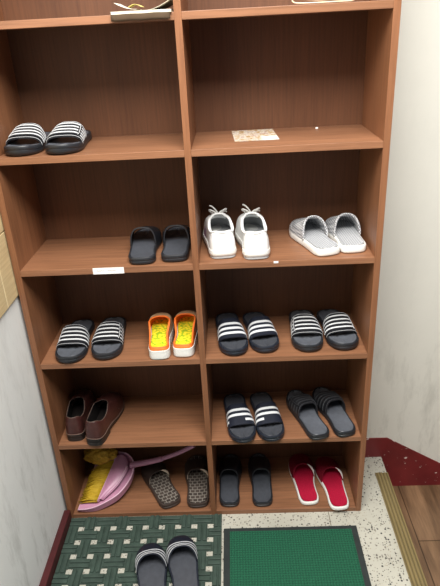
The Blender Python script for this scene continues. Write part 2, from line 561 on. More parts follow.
class Foot:
    """foot outline: heel at y=0, toe at y=L; side +1 right foot, -1 left"""
    def __init__(self, L, Wd, side, heel=1.0, toe=1.0):
        self.L, self.W, self.side = L, Wd, side
        pts = []
        for x, y in OUT:
            k = heel + (1 - heel) * min(1, max(0, (y - 0.15) / 0.45)) if y < 0.6 else 1.0
            pts.append((x * Wd * k * side, y * L, 0))
        self.ring = catmull(pts, 72, True)
        dense = catmull(pts, 720, True)
        k1 = max(range(720), key=lambda i: dense[i].y)
        k0 = min(range(720), key=lambda i: dense[i].y)
        self.y0, self.y1 = dense[k0].y, dense[k1].y
        a = []; i = k0
        while True:
            a.append(dense[i])
            if i == k1: break
            i = (i + 1) % 720
        b = []
        i = k0
        while True:
            b.append(dense[i])
            if i == k1: break
            i = (i - 1) % 720
        if side < 0: a, b = b, a
        self.rt, self.lt = a, b
    def _x(self, ch, y):
        if y <= ch[0].y: return ch[0].x
        for i in range(len(ch) - 1):
            if ch[i].y <= y <= ch[i + 1].y:
                u = (y - ch[i].y) / max(1e-9, ch[i + 1].y - ch[i].y)
                return ch[i].x + (ch[i + 1].x - ch[i].x) * u
        return ch[-1].x
    def bounds(self, s):
        y = self.y0 + (self.y1 - self.y0) * s
        return self._x(self.lt, y), self._x(self.rt, y), y
    def inset(self, d):
        r = self.ring; n = len(r); out = []
        for i in range(n):
            t = (r[(i + 1) % n] - r[i - 1]).normalized()
            nn = Vector((-t.y, t.x, 0)) * self.side
            out.append(r[i] + nn * d)
        return out

def spring(ft, y, amt):
    s = (y - ft.y0) / (ft.y1 - ft.y0)
    return amt * max(0, (s - 0.72) / 0.28) ** 2 + amt * 0.25 * max(0, (0.12 - s) / 0.12) ** 2

def sole(name, ft, rings, mat, parent, spr=0.008):
    """rings: list of (inset, z)"""
    verts, faces = [], []
    n = len(ft.ring)
    for d, z in rings:
        for p in ft.inset(d):
            verts.append((p.x, p.y, z + spring(ft, p.y, spr) * (0.5 if z < 0.001 else 1)))
    for k in range(len(rings) - 1):
        for i in range(n):
            j = (i + 1) % n
            faces.append((k * n + i, k * n + j, (k + 1) * n + j, (k + 1) * n + i))
    faces.append(tuple(range(n - 1, -1, -1)))
    k = len(rings) - 1
    faces.append(tuple(k * n + i for i in range(n)))
    return new_obj(name, verts, faces, mat, parent, sharp=math.radians(50))

def footbed(name, ft, z, ins, mat, parent, spr=0.008, ny=30, nx=13, fn=None, s0=0.0, s1=1.0):
    P = []
    for i in range(ny):
        u = i / (ny - 1)
        u = 0.5 - 0.5 * math.cos(PI * u)
        s = s0 + (s1 - s0) * u
        s = 0.004 + s * 0.992
        a, b, y = ft.bounds(s)
        cx, hw = (a + b) / 2, (b - a) / 2
        k = max(0.02, (hw - ins) / max(hw, 1e-6))
        yc = (ft.y0 + ft.y1) / 2
        yy = yc + (y - yc) * (1 - 2 * ins / ft.L)
        row = []
        for j in range(nx):
            r = -1 + 2 * j / (nx - 1)
            zz = z + spring(ft, yy, spr) + 0.0035 * abs(r) ** 3
            if fn: zz += fn(s, r)
            row.append(Vector((cx + hw * k * r, yy, zz)))
        P.append(row)
    return shell(name, P, 0.002, mat, parent)

def toe_lobes(s, r):
    """Y-shaped crease under the toes and a dip for the heel"""
    z = -0.003 * math.exp(-((s - 0.2) / 0.13) ** 2) * (1 - r * r)
    if s > 0.66:
        t = min(1, (s - 0.66) / 0.08)
        d = abs(r - (0.55 * (0.84 - s) / 0.2 if s < 0.84 else 0.0) * (1 if r > 0 else -1)) if s < 0.84 else abs(r)
        z -= 0.0045 * t * math.exp(-(d / 0.09) ** 2)
    return z

def arch(ft, s, a, zb, H, ex=0.72, bow=0.0, out=0.0):
    """point on an arched strap: s along the foot, a from 0 (left edge) to pi (right edge)"""
    l, r, y = ft.bounds(s)
    cx, hw = (l + r) / 2, (r - l) / 2 + out
    c, sn = math.cos(a), math.sin(a)
    sg = 1 if c >= 0 else -1
    return Vector((cx - hw * sg * abs(c) ** ex, y + bow * sn ** 1.5, zb + H * max(0, sn) ** ex))

def strap_grid(ft, s0, s1, a0, a1, zb, Hf, ns, na, ex=0.72, bow=0.0, out=0.0):
    return [[arch(ft, s0 + (s1 - s0) * i / (ns - 1), a0 + (a1 - a0) * j / (na - 1), zb, Hf(s0 + (s1 - s0) * i / (ns - 1)), ex, bow, out)
             for j in range(na)] for i in range(ns)]

def edge_line(ft, s, zb, Hf, n, lift, a0=0.04, a1=PI - 0.04, ex=0.72, bow=0.0, out=0.0):
    pts = []
    for j in range(n):
        a = a0 + (a1 - a0) * j / (n - 1)
        p = arch(ft, s, a, zb, Hf(s), ex, bow, out)
        pts.append(p + Vector((-(math.cos(a)) * lift * 0.6, 0, math.sin(a) * lift)))
    return pts

RUB_RINGS = lambda h: [(0.006, 0.0), (0.0015, 0.0015), (0.0, 0.005), (0.0, h * 0.42), (0.0012, h * 0.46), (0.0012, h * 0.52), (0.0, h * 0.56), (0.0, h - 0.003), (0.0015, h - 0.0006), (0.0045, h), (0.007, h - 0.002), (0.009, h - 0.0105)]

def slide(name, side, style, L=0.272, Wd=0.104, h=0.023):
    t = empty(name)
    ft = Foot(L, Wd, side, 1.14)
    sole('sole', ft, RUB_RINGS(h), M['navy_rubber'] if style in ('three', 'torn') else M['black_rubber'], t)
    footbed('footbed', ft, h - 0.0035, 0.0068, M['grey_soft'] if style in ('velcro', 'dim') else M['black_soft'], t, fn=toe_lobes)
    s0, s1 = {'plain': (0.42, 0.80), 'velcro': (0.415, 0.735), 'dim': (0.42, 0.77)}.get(style, (0.43, 0.75))
    Hb, Hd = {'plain': (0.068, 0.032), 'dim': (0.062, 0.030)}.get(style, (0.056, 0.026))
    Hf = lambda s: Hb - Hd * (s - s0) / (s1 - s0)
    zb = h - 0.010
    kw = dict(ex=0.66, bow=0.008)
    smat = M['navy_strap'] if style in ('three', 'torn') else M['black_strap']
    st = shell('strap', strap_grid(ft, s0, s1, 0.03, PI - 0.03, zb, Hf, 12, 33, **kw), 0.0042, smat, t)
    def patch(nm, a0, a1, p0, p1, off, th, mat, par, na=24, ns=4):
        if side < 0: a0, a1 = PI - a1, PI - a0
        return shell(nm, strap_grid(ft, p0, p1, a0, a1, zb, Hf, ns, na, **kw), th, mat, par, off)
    if style in ('three', 'torn'):
        for k in range(3):
            c = s0 + (s1 - s0) * (0.30 + 0.24 * k)
            a0, a1 = 0.12, PI - 0.12
            if style == 'torn' and k == 2:
                if side > 0:
                    patch('stripe', 0.12, PI * 0.44, c - 0.0175, c + 0.0175, 0.0010, 0.0016, M['white_stripe'], st)
                    patch('stripe', PI * 0.80, a1, c - 0.0175, c + 0.0175, 0.0010, 0.0016, M['white_stripe'], st)
                    continue
                a0, a1 = 0.12, PI * 0.42
            patch('stripe', a0, a1, c - 0.0175, c + 0.0175, 0.0010, 0.0016, M['white_stripe'], st)
    if style in ('velcro', 'dim'):
        wm = M['white_stripe'] if style == 'velcro' else M['grey_stripe']
        # flap crosses from the inner side and ends rounded on the outer side
        fl = patch('velcro_flap', 0.10, PI * 0.74, s0 + 0.035, s1 - 0.035, 0.0030, 0.0030, smat, st, 26, 8)
        for k in range(4):
            c = s0 + (s1 - s0) * (0.20 + 0.20 * k)
            patch('stripe', 0.12, PI * 0.71, c - 0.0100, c + 0.0100, 0.0040, 0.0014, wm, fl)
            patch('stripe', PI * 0.79, PI - 0.12, c - 0.0100, c + 0.0100, 0.0010, 0.0014, wm, st, 8)
        # pale stitched piping: both strap edges and the flap end
        for s in (s0 + 0.008, s1 - 0.008):
            tube('piping', edge_line(ft, s, zb, Hf, 30, 0.0004, **kw), 0.0006, wm, st, 6)
        aa = PI * 0.745 if side > 0 else PI - PI * 0.745
        pts = []
        for i in range(10):
            s = s0 + 0.035 + (s1 - s0 - 0.07) * i / 9
            e = abs(i - 4.5) / 4.5
            a_ = aa - side * 0.10 * e ** 4
            p = arch(ft, s, a_, zb, Hf(s), **kw)
            pts.append(p + Vector((-math.cos(a_) * 0.003, 0, math.sin(a_) * 0.0032)))
        tube('piping', pts, 0.0011, wm, fl, 6)
    return t

def mule(name, side, L, Wd, h, mats, smid=0.46, Hback=0.058, heel=1.06, trim_or_lit_edge=None, stripes=None, rings=None, bedfn=None, toeH=0.022, spr=0.006, back_bow=-0.028):
    """slipper with a closed toe; mats = sole, bed, vamp"""
    t = empty(name)
    ft = Foot(L, Wd, side, heel)
    sole('sole', ft, rings or [(0.005, 0.0), (0.001, 0.002), (0.0, 0.005), (0.0, h - 0.004), (0.002, h - 0.001), (0.005, h), (0.007, h - 0.002), (0.009, h - 0.010)], mats[0], t, spr)
    footbed('footbed', ft, h - 0.001, 0.006, mats[1], t, spr, fn=bedfn)
    def Hf(s):
        u = (s - smid) / (1 - smid)
        return (Hback - toeH) * (1 - u) ** 1.1 + toeH * math.sqrt(max(0, 1 - u ** 6))
    zb = h - 0.006
    def P(s, a):
        l, r, y = ft.bounds(s)
        cx, hw = (l + r) / 2, (r - l) / 2 - 0.0005
        c, sn = math.cos(a), max(0, math.sin(a))
        ex = 0.78
        u = (s - smid) / (1 - smid)
        return Vector((cx - hw * (1 if c >= 0 else -1) * abs(c) ** ex, y - back_bow * sn ** 1.5 * (1 - u) ** 2, zb + spring(ft, y, spr) + Hf(s) * sn ** ex))
    def sv(i, n, p0=smid, p1=0.9985):
        u = i / (n - 1)
        return p0 + (p1 - p0) * math.sin(u * PI / 2)
    G = [[P(sv(i, 18), 0.02 + (PI - 0.04) * j / 28) for j in range(29)] for i in range(18)]
    v = shell('vamp', G, 0.004, mats[2], t)
    if trim_or_lit_edge:
        pts = [P(smid, 0.02 + (PI - 0.04) * j / 36) for j in range(37)]
        tube('trim_or_lit_edge', pts, [0.0026 * (1 + 0.25 * math.sin(j * 2.6)) for j in range(37)], trim_or_lit_edge, v, 7) if name != 'slipper' or toeH > 0.02 else tube('trim_or_lit_edge', [P(smid, PI * (0.60 + 0.36 * j / 24)) for j in range(25)], [0.0006 + 0.0032 * math.sin(PI * j / 24) for j in range(25)], trim_or_lit_edge, v, 7)  # red slippers: light on the right opening edge, painted as a white crescent
    if stripes:
        for c, w in stripes[0]:
            G2 = [[P(c - w / 2 + w * i / 3, 0.10 + (PI - 0.20) * j / 28) for j in range(29)] for i in range(4)]
            shell('stripe', G2, 0.0014, stripes[1], v, 0.0009)
    return t, ft, P

def loft_upper(ft, z0, kx, ky, yoff, zc, nv=12, ins=0.003, xs=0.0):
    base = ft.inset(ins)
    rows = []
    for k in range(nv):
        ph = k / (nv - 1) * PI / 2
        cf, sf = 1 - math.cos(ph), math.sin(ph)
        row = []
        for p in base:
            if xs:      # rounded oval collar
                u_, v_ = p.x / (ft.W / 2), 2 * p.y / ft.L - 1
                r_ = math.hypot(u_, v_)
                c = Vector((kx * ft.W / 2 * u_ / r_, yoff + ky * ft.L / 2 * (1 + v_ / r_), 0))
            else:
                c = Vector((p.x * kx, yoff + p.y * ky, 0))
            s = (p.y - ft.y0) / (ft.y1 - ft.y0)
            q = p.lerp(c, cf)
            row.append(Vector((q.x, q.y, z0 + (zc(s) - z0) * sf)))
        rows.append(row)
    return rows

def ring_mesh(name, rows, mat, parent, cap=False, idx=None):
    n = len(rows[0])
    verts = [p for r in rows for p in r]
    faces = []
    for k in range(len(rows) - 1):
        for i in range(n):
            if idx and i not in idx: continue
            j = (i + 1) % n
            faces.append((k * n + i, k * n + j, (k + 1) * n + j, (k + 1) * n + i))
    if cap:
        faces.append(tuple((len(rows) - 1) * n + i for i in range(n)))
    o = new_obj(name, verts, faces, mat, parent, sharp=math.radians(65))
    return o

def thicken(rows, th):
    """inner copy of the loft, from the collar back down"""
    inner = []
    cen = sum((p for p in rows[-1]), Vector()) / len(rows[-1])
    top = [p + (Vector((cen.x, cen.y, p.z)) - p).normalized() * th for p in rows[-1]]
    inner.append(rows[-1]); inner.append([p + Vector((0, 0, 0.001)) for p in [a.lerp(b, .5) for a, b in zip(rows[-1], top)]]); inner.append(top)
    for r in rows[-2::-1]:
        inner.append([p.lerp(Vector((0, cen.y, p.z)), 0.07) + Vector((0, 0, -0.001)) for p in r])
    return inner

def sneaker(name, side):
    t = empty(name)
    L, Wd, h = 0.268, 0.100, 0.026
    ft = Foot(L, Wd, side, 1.12)
    sole('midsole', ft, [(0.004, 0.006), (0.0, 0.009), (-0.0015, 0.016), (0.0, h), (0.004, h + 0.001)], M['white_rubber'], t, 0.012)
    sole('outsole', ft, [(0.006, 0.0), (0.002, 0.001), (0.0018, 0.007), (0.006, 0.0070)], M['lining_grey'], t, 0.010)
    zc = lambda s: 0.084 - 0.010 * math.sin(PI * min(1, s / 0.75)) + 0.020 * max(0, s - 0.4)
    rows = loft_upper(ft, h - 0.001, 0.72, 0.56, 0.008, zc, xs=1)
    up = ring_mesh('upper', rows, M['white_leather'], t)
    ring_mesh('lining', thicken(rows, 0.006), M['lining_grey'], t, cap=True)
    footbed('insole', ft, h + 0.003, 0.010, M['lining_grey'], t, 0.012)
    n = len(rows[-1])
    tube('collar_padding', rows[-1], 0.0042, M['white_leather'], up, 8, True)
    # heel counter: a raised panel round the heel
    idx = [i for i in range(n) if rows[0][i].y < 0.30 * L]
    idx.sort(key=lambda i: (i + n // 2) % n)
    G = [[rows[k][i] for i in idx] for k in range(0, 7)]
    G = [[p + Vector((p.x, p.y - 0.06, 0)).normalized() * 0.0016 for p in r] for r in G]
    verts = [p for r in G for p in r]; m = len(idx)
    new_obj('heel_counter', verts, [(a * m + b, a * m + b + 1, (a + 1) * m + b + 1, (a + 1) * m + b) for a in range(6) for b in range(m - 1)], M['white_leather'], up)
    # tongue rising out of the collar front
    yt = rows[-1][max(range(n), key=lambda i: rows[-1][i].y)].y
    G = [[Vector((0.027 * (-1 + 2 * j / 8) * (1 - 0.15 * i / 7), yt + 0.028 - 0.042 * i / 7, 0.083 + 0.024 * i / 7 - 0.006 * (-1 + 2 * j / 8) ** 2)) for j in range(9)] for i in range(8)]
    shell('tongue', G, 0.005, M['white_leather'], t)
    # laces: cross bars and a bow
    vv, ff = [], []
    def add(pts, r=0.0022):
        a, b = tube_geo(pts, r, 6)
        ff.extend([tuple(q + len(vv) for q in f) for f in b]); vv.extend(a)
    for k in range(5):
        y = yt + 0.004 + 0.018 * k
        z = 0.094 - 0.0045 * k - 0.0006 * k * k
        add(catmull([(-0.024, y - .004, z - 0.006), (-0.01, y, z + 0.002), (0.01, y + 0.004, z + 0.002), (0.024, y + 0.008, z - 0.006)], 9))
    for sg in (-1, 1):
        add(catmull([(0, yt, 0.098), (sg * 0.014, yt - 0.003, 0.109), (sg * 0.025, yt - 0.002, 0.114), (sg * 0.027, yt + 0.010, 0.108), (sg * 0.016, yt + 0.01, 0.10), (0, yt + 0.004, 0.098)], 20), 0.0026)
    add(catmull([(0, yt, 0.099), (-0.008, yt - 0.004, 0.114), (-0.018, yt + 0.002, 0.124), (-0.026, yt + 0.004, 0.127)], 12), 0.0024)
    add(catmull([(0, yt, 0.099), (0.014, yt + 0.012, 0.105), (0.03, yt + 0.02, 0.098)], 12), 0.0024)
    new_obj('lace', vv, ff, M['lace_white'], t)
    # pale purple swoosh-free side patch on the outer flank
    idp = [i for i in range(n) if 0.50 * L < rows[0][i].y < 0.66 * L and rows[0][i].x * side > 0]
    idp.sort(key=lambda i: rows[0][i].y)
    G = [[rows[k][i] + Vector((side * 0.0012, 0, 0.0004)) for i in idp] for k in range(0, 6)]
    verts = [p for r in G for p in r]; m = len(idp)
    pp = new_obj('side_patch', verts, [(a * m + b, a * m + b + 1, (a + 1) * m + b + 1, (a + 1) * m + b) for a in range(5) for b in range(m - 1)], M['pale_purple'], up)
    pp['label'] = 'pale purple side patch'
    return t

def loafer(name, side):
    t = empty(name)
    L, Wd, h = 0.266, 0.088, 0.028
    ft = Foot(L, Wd, side, 1.06)
    # thin sole with a stacked heel under the back third
    sole('sole', ft, [(0.006, 0.013), (0.002, 0.0135), (0.0005, 0.016), (0.0005, h - 0.001), (0.004, h)], M['dark_heel'], t, 0.008)
    hb = [p for p in ft.inset(0.001)]
    yb = 0.30 * L
    k0 = min(range(len(hb)), key=lambda i: hb[i].y)
    m_ = len(hb)
    fwd, bwd = [], []
    i = k0
    while hb[i % m_].y <= yb: fwd.append(hb[i % m_]); i += 1
    i = k0 - 1
    while hb[i % m_].y <= yb: bwd.append(hb[i % m_]); i -= 1
    uniq = bwd[::-1] + fwd
    n = len(uniq)
    vv = [(p.x, p.y, 0) for p in uniq] + [(p.x, p.y, 0.0145) for p in uniq]
    new_obj('heel', vv, [tuple(range(n)), tuple(range(n, 2 * n))] + [(i, (i + 1) % n, n + (i + 1) % n, n + i) for i in range(n)], M['dark_heel'], t, sharp=math.radians(40))
    tube('welt', [Vector((p.x, p.y, h + spring(ft, p.y, 0.008))) for p in ft.inset(0.001)], 0.0012, M['welt'], t, 6, True)
    zc = lambda s: 0.100 - 0.020 * math.sin(PI * min(1, s / 0.8)) + 0.006 * max(0, s - 0.4)
    rows = loft_upper(ft, h, 0.70, 0.52, 0.006, zc, ins=0.002, xs=1)
    up = ring_mesh('upper', rows, M['brown_leather'], t)
    ring_mesh('lining', thicken(rows, 0.004), M['dark_lining'], t, cap=True)
    tube('collar_edge', rows[-1], 0.0013, M['edge'], up, 6, True)
    def drop(o):
        for v in o.data.vertices:
            u = min(1, max(0, (v.co.y / L - 0.30) / 0.3))
            v.co.z -= 0.0128 * u * u * (3 - 2 * u)
    # strap over the instep
    G = [[Vector((0.040 * (-1 + 2 * j / 12), 0.160 + 0.0022 * i + 0.010 * (1 - (-1 + 2 * j / 12) ** 2), 0.0865 - 0.0018 * i - 0.030 * abs(-1 + 2 * j / 12) ** 2.2)) for j in range(13)] for i in range(8)]
    shell('instep_strap', G, 0.003, M['brown_leather'], up, 0.002)
    for o in t.children_recursive:
        if o.name.split('.')[0] != 'heel': drop(o)
    return t

def clog(name, side):
    t = empty(name)
    L, Wd, h = 0.225, 0.082, 0.035
    ft = Foot(L, Wd, side, 1.16)
    sole('sole', ft, [(0.006, 0.0), (0.001, 0.002), (0.0, 0.006), (0.0006, h * .5), (0.0, h - 0.002), (0.003, h)], M['white_rubber'], t, 0.006)
    zc = lambda s: 0.045 + 0.042 * max(0, min(1, (s - 0.12) / 0.6)) ** 1.2
    rows = loft_upper(ft, h - 0.002, 0.86, 0.62, 0.006, zc, ins=0.0015)
    n = len(rows[0])
    fr = set(i for i in range(n) if rows[0][i].y > 0.42 * L)
    bk = set(range(n)) - fr
    ring_mesh('heel_band', rows, M['orange'], t, idx=bk)
    cap = ring_mesh('toe_cap', rows, M['tan_cap'], t, idx=fr)
    cap['label'] = 'tan toe cap'
    ring_mesh('inside_wall', thicken(rows, 0.004), M['orange'], t)
    tube('rim', rows[-1], 0.0028, M['orange'], t, 8, True)
    footbed('insole', ft, h + 0.0025, 0.008, M['speckle'], t, 0.006)
    return t

def house_sandal(name, side):
    t = empty(name)
    L, Wd, h = 0.268, 0.100, 0.024
    ft = Foot(L, Wd, side, 1.14)
    sole('sole', ft, RUB_RINGS(h), M['brown_sole'], t)
    footbed('footbed', ft, h - 0.0025, 0.007, M['brickbed'], t)
    s0, s1 = 0.50, 0.80
    Hf = lambda s: 0.050 - 0.018 * (s - s0) / (s1 - s0)
    st = shell('strap', strap_grid(ft, s0, s1, 0.03, PI - 0.03, h - 0.008, Hf, 10, 31, ex=0.7, bow=0.010), 0.003, M['brown_strap'], t)
    ln = shell('strap_lining', strap_grid(ft, s0 + 0.004, s1 - 0.004, 0.06, PI - 0.06, h - 0.0095, Hf, 10, 31, ex=0.7, bow=0.010, out=-0.0035), 0.0012, M['beige_inside'], st)
    ln['label'] = 'beige strap lining'
    pts = [arch(ft, s0 - 0.008, PI * (0.56 + 0.34 * i / 15), h - 0.009, Hf(s0), 0.7, 0.010) for i in range(16)]
    eg = tube('strap_edge', pts, [0.0012 + 0.0034 * math.sin(PI * i / 15) for i in range(16)], M['beige_inside'], st, 8)
    eg['label'] = 'beige strap edge'
    return t

# ------------------------------------------------------------------ placing footwear
CACHE = {}
MAKERS = {
    'velcro': lambda sd: slide('slide_sandal', sd, 'velcro'),
    'dim': lambda sd: slide('slide_sandal', sd, 'dim'),
    'three': lambda sd: slide('slide_sandal', sd, 'three', 0.272, 0.098),
    'torn': lambda sd: slide('slide_sandal', sd, 'torn', 0.272, 0.098),
    'plain': lambda sd: slide('slide_sandal', sd, 'plain', 0.268, 0.104),
    'sneaker': lambda sd: sneaker('sneaker', sd),
    'loafer': lambda sd: loafer('loafer', sd),
    'clog': lambda sd: clog('clog', sd),
    'house': lambda sd: house_sandal('house_slipper', sd),
    'grey': lambda sd: mule('slipper', sd, 0.262, 0.102, 0.024, (M['white_rubber'], M['check_bed'], M['check']), 0.41, 0.068, 1.1, M['check'], toeH=0.028)[0],
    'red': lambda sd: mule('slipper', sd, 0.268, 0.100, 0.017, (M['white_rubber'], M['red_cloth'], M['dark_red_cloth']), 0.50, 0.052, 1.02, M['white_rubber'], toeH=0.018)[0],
    'clogslide': lambda sd: mule('slide_sandal', sd, 0.272, 0.106, 0.028, (M['navy_rubber'], M['black_soft'], M['navy_strap']), 0.585, 0.060, 1.14, None,
                                 ([(0.618, 0.018), (0.690, 0.018), (0.762, 0.018)], M['white_stripe']), RUB_RINGS(0.028), toe_lobes, 0.022)[0],
}
WID = {'clog': .080, 'loafer': .088, 'sneaker': .100, 'three': .098, 'torn': .098}
LEN = {'velcro': .272, 'dim': .272, 'three': .272, 'torn': .272, 'plain': .268, 'sneaker': .268, 'loafer': .266, 'clog': .225, 'house': .268, 'grey': .262, 'red': .268, 'clogslide': .272}

def put(kind, side, x, y, z, yaw, toe_out, label, cat, group, ws=1.0):
    """x, y: the end of the shoe nearest the room; yaw (deg) swings its far end to the right"""
    key = (kind, side)
    if key not in CACHE:
        o = CACHE[key] = MAKERS[kind](side)
    else:
        o = dup(CACHE[key])
    L = LEN[kind]
    th = -math.radians(yaw)
    W_ = WID.get(kind, 0.10) * ws
    ly = 1.0
    if z > 0.01:      # the cabinet is only as deep as a shoe
        reach = L * math.cos(th) + 0.30 * W_ * abs(math.sin(th))
        ly = min(1.0, (D - 0.0025 - y) / reach)
    o.scale = (ws, ly, 1)
    L *= ly
    d = Vector((-math.sin(th), math.cos(th), 0))      # from the near end into the shelf
    if toe_out:
        p = Vector((x, y, 0)) + d * L                  # heel at the far end
        o.rotation_euler = (0, 0, th + PI)
    else:
        p = Vector((x, y, 0))
        o.rotation_euler = (0, 0, th)
    o.location = (p.x, p.y, z + 0.0004)
    tag(o, label, cat, group)
    return o

R_, L_ = 1, -1
G3 = 'black and white striped slides'
# facing out of the shelf, so the wearer's right shoe is on the picture's left
put('velcro', R_, 0.079, 0.006, zB, -1, True, 'black slide with four white stripes, left one on the top left shelf', 'sandal', G3)
put('velcro', L_, 0.199, 0.000, zB, -2, True, 'black slide with four white stripes, right one on the top left shelf', 'sandal', G3)
put('plain', L_, 0.389, 0.008, zC, -3, False, 'plain black slide, left one beside the divider above the orange clogs', 'sandal', 'plain black slides', 0.95)
put('plain', R_, 0.484, 0.018, zC, -1, False, 'plain black slide touching the divider, right one above the orange clogs', 'sandal', 'plain black slides', 0.95)
put('sneaker', L_, 0.637, 0.030, zC, -7, False, 'white lace-up sneaker with pale purple patch, left one next to the divider', 'sneaker', 'white sneakers')
put('sneaker', R_, 0.735, 0.012, zC, -4, False, 'white lace-up sneaker, right one, next to the grey checked slippers', 'sneaker', 'white sneakers')
put('grey', L_, 0.955, 0.020, zC, -16, False, 'grey and white checked slipper, left one, next to the white sneakers', 'slipper', 'grey checked slippers')
put('grey', R_, 1.028, 0.034, zC, -4, False, 'grey and white checked slipper, right one, nearest the cabinet side', 'slipper', 'grey checked slippers')
put('velcro', R_, 0.111, -0.010, zD, -1, True, 'black slide with four white stripes, left one on the shelf above the brown loafers', 'sandal', G3)
put('velcro', L_, 0.231, 0.004, zD, -3, True, 'black slide with four white stripes, right one on the shelf above the brown loafers', 'sandal', G3)
put('clog', L_, 0.412, 0.000, zD, -3, False, 'white clog with orange rim and yellow insole, left one of the pair', 'clog', 'orange and white clogs')
put('clog', R_, 0.486, 0.010, zD, 3, False, 'white clog with orange rim and yellow insole, right one against the divider', 'clog', 'orange and white clogs')
put('three', R_, 0.660, 0.002, zD, -7, True, 'black slide with three bold white stripes, left one on the shelf under the sneakers', 'sandal', G3)
put('three', L_, 0.766, 0.014, zD, -10, True, 'black slide with three bold white stripes, right one on the shelf under the sneakers', 'sandal', G3)
put('velcro', R_, 0.898, 0.010, zD, 0, True, 'black slide with four white stripes, left one under the grey slippers', 'sandal', G3)
put('velcro', L_, 1.022, 0.014, zD, -7, True, 'black slide with four white stripes, right one under the grey slippers', 'sandal', G3)
put('loafer', L_, 0.0765, 0.018, zE, -3, False, 'dark brown leather loafer, left one, against the cabinet side', 'shoe', 'brown leather loafers')
put('loafer', R_, 0.146, -0.008, zE, 9, False, 'dark brown leather loafer, right one, angled with its toe to the right', 'shoe', 'brown leather loafers')
put('torn', R_, 0.678, -0.026, zE, -8, True, 'navy slide whose third white stripe is rubbed in the middle, above the black slides', 'sandal', G3)
put('torn', L_, 0.780, -0.022, zE, -9, True, 'navy slide with half of its third white stripe missing, above the black slides', 'sandal', G3)
put('dim', L_, 0.944, -0.014, zE, -16, False, 'dark slide with heel outward and faint stripes, left one above the red slippers', 'sandal', 'dark slides above the red slippers', 0.88)
put('dim', R_, 1.034, -0.003, zE, -13, False, 'dark slide with heel outward, right one above the red slippers', 'sandal', 'dark slides above the red slippers', 0.88)
put('house', L_, 0.398, 0.020, zF, -28, False, 'dark brown slipper with block-patterned footbed, angled under the pink handle', 'slipper', 'brown patterned slippers')
put('house', R_, 0.492, 0.012, zF, -4, False, 'dark brown slipper with block-patterned footbed, straight against the divider', 'slipper', 'brown patterned slippers')
put('plain', L_, 0.612, 0.012, zF, 1, False, 'plain black slide on the bottom shelf, left one next to the divider', 'sandal', 'plain black slides', 0.88)
put('plain', R_, 0.736, 0.010, zF, -1, False, 'plain black slide on the bottom shelf, right one next to the red slippers', 'sandal', 'plain black slides', 0.88)
put('red', L_, 0.915, 0.012, zF, -4, False, 'red slipper with white sole, left one on the bottom shelf', 'slipper', 'red slippers')
put('red', R_, 1.022, -0.016, zF, -5, False, 'red slipper with white sole, right one jutting past the bottom shelf edge', 'slipper', 'red slippers')
# on the drain mat, toes to the cabinet
MATZ = 0.0095
def floor_slide(side, tx, ty, yaw, label):
    o = put('clogslide', side, 0, 0, MATZ, yaw, False, label, 'sandal', 'slides on the green drain mat')
    th = o.rotation_euler.z
    o.location.x = tx + math.sin(th) * 0.272
    o.location.y = ty - math.cos(th) * 0.272
floor_slide(L_, 0.330, -0.160, -12, 'dark slide with three thin white stripes, left one on the green drain mat')
floor_slide(R_, 0.436, -0.130, -9, 'dark slide with three thin white stripes, right one on the green drain mat')

# ------------------------------------------------------------------ broom, dustpan, netting
def PL(x, y, up=0.0):
    """point on the tilted pan plane"""
    return Vector((x, y, zF + 0.0045 + 0.40 * (y - 0.012) + up))
pan = empty('dustpan', (0.034, 0.013, zF))
tag(pan, 'pink plastic dustpan leaning in the bottom left compartment under the broom', 'dustpan')
off = -Vector(pan.location)
rim = catmull([PL(0.034, 0.014), PL(0.075, 0.010), PL(0.118, 0.017), PL(0.182, 0.050), PL(0.223, 0.105), PL(0.232, 0.162), PL(0.205, 0.205), PL(0.161, 0.222)], 40)
lip = [PL(0.034 + (0.080 - 0.034) * i / 39, 0.014 + (0.205 - 0.014) * i / 39) for i in range(40)]
G = [[lip[i].lerp(rim[i], j / 10) + off for j in range(11)] for i in range(40)]
shell('tray', G, 0.0025, M['pink_plastic'], pan)
wall = []
for i in range(40):
    hgt = 0.006 + 0.026 * math.sin(PI * (0.10 + 0.80 * i / 39))
    wall.append([rim[i] + Vector((0.004 * j / 4, -0.010 * j / 4 * (1 - i / 39), hgt * j / 4)) + off for j in range(5)])
shell('rim_wall', wall, 0.0025, M['pink_plastic'], pan)
tube('rim_edge', [r[-1] for r in wall], 0.0026, M['pink_pale'], pan, 8)
tube('lip', [p + off + Vector((0, 0, 0.001)) for p in lip], 0.0017, M['pink_pale'], pan, 6)
hp = catmull([PL(0.222, 0.165, 0.020), Vector((0.262, 0.160, 0.115)), Vector((0.335, 0.150, 0.140)), Vector((0.415, 0.135, 0.182)), Vector((0.486, 0.12, 0.232))], 40)
hp = [p + off for p in hp]
gr = tube('handle', hp[:23], [0.0150 - 0.002 * (i / 22) for i in range(23)], M['pink_plastic'], pan, 10, flat=0.7)
tube('handle_end', hp[22:], [0.0098] * 18, M['pink_plastic'], pan, 10, flat=0.8)

br = empty('hand_broom', tuple(PL(0.15, 0.12)))
tag(br, 'small broom with yellow bristles and pink head lying in the dustpan', 'broom')
off = -Vector(br.location)
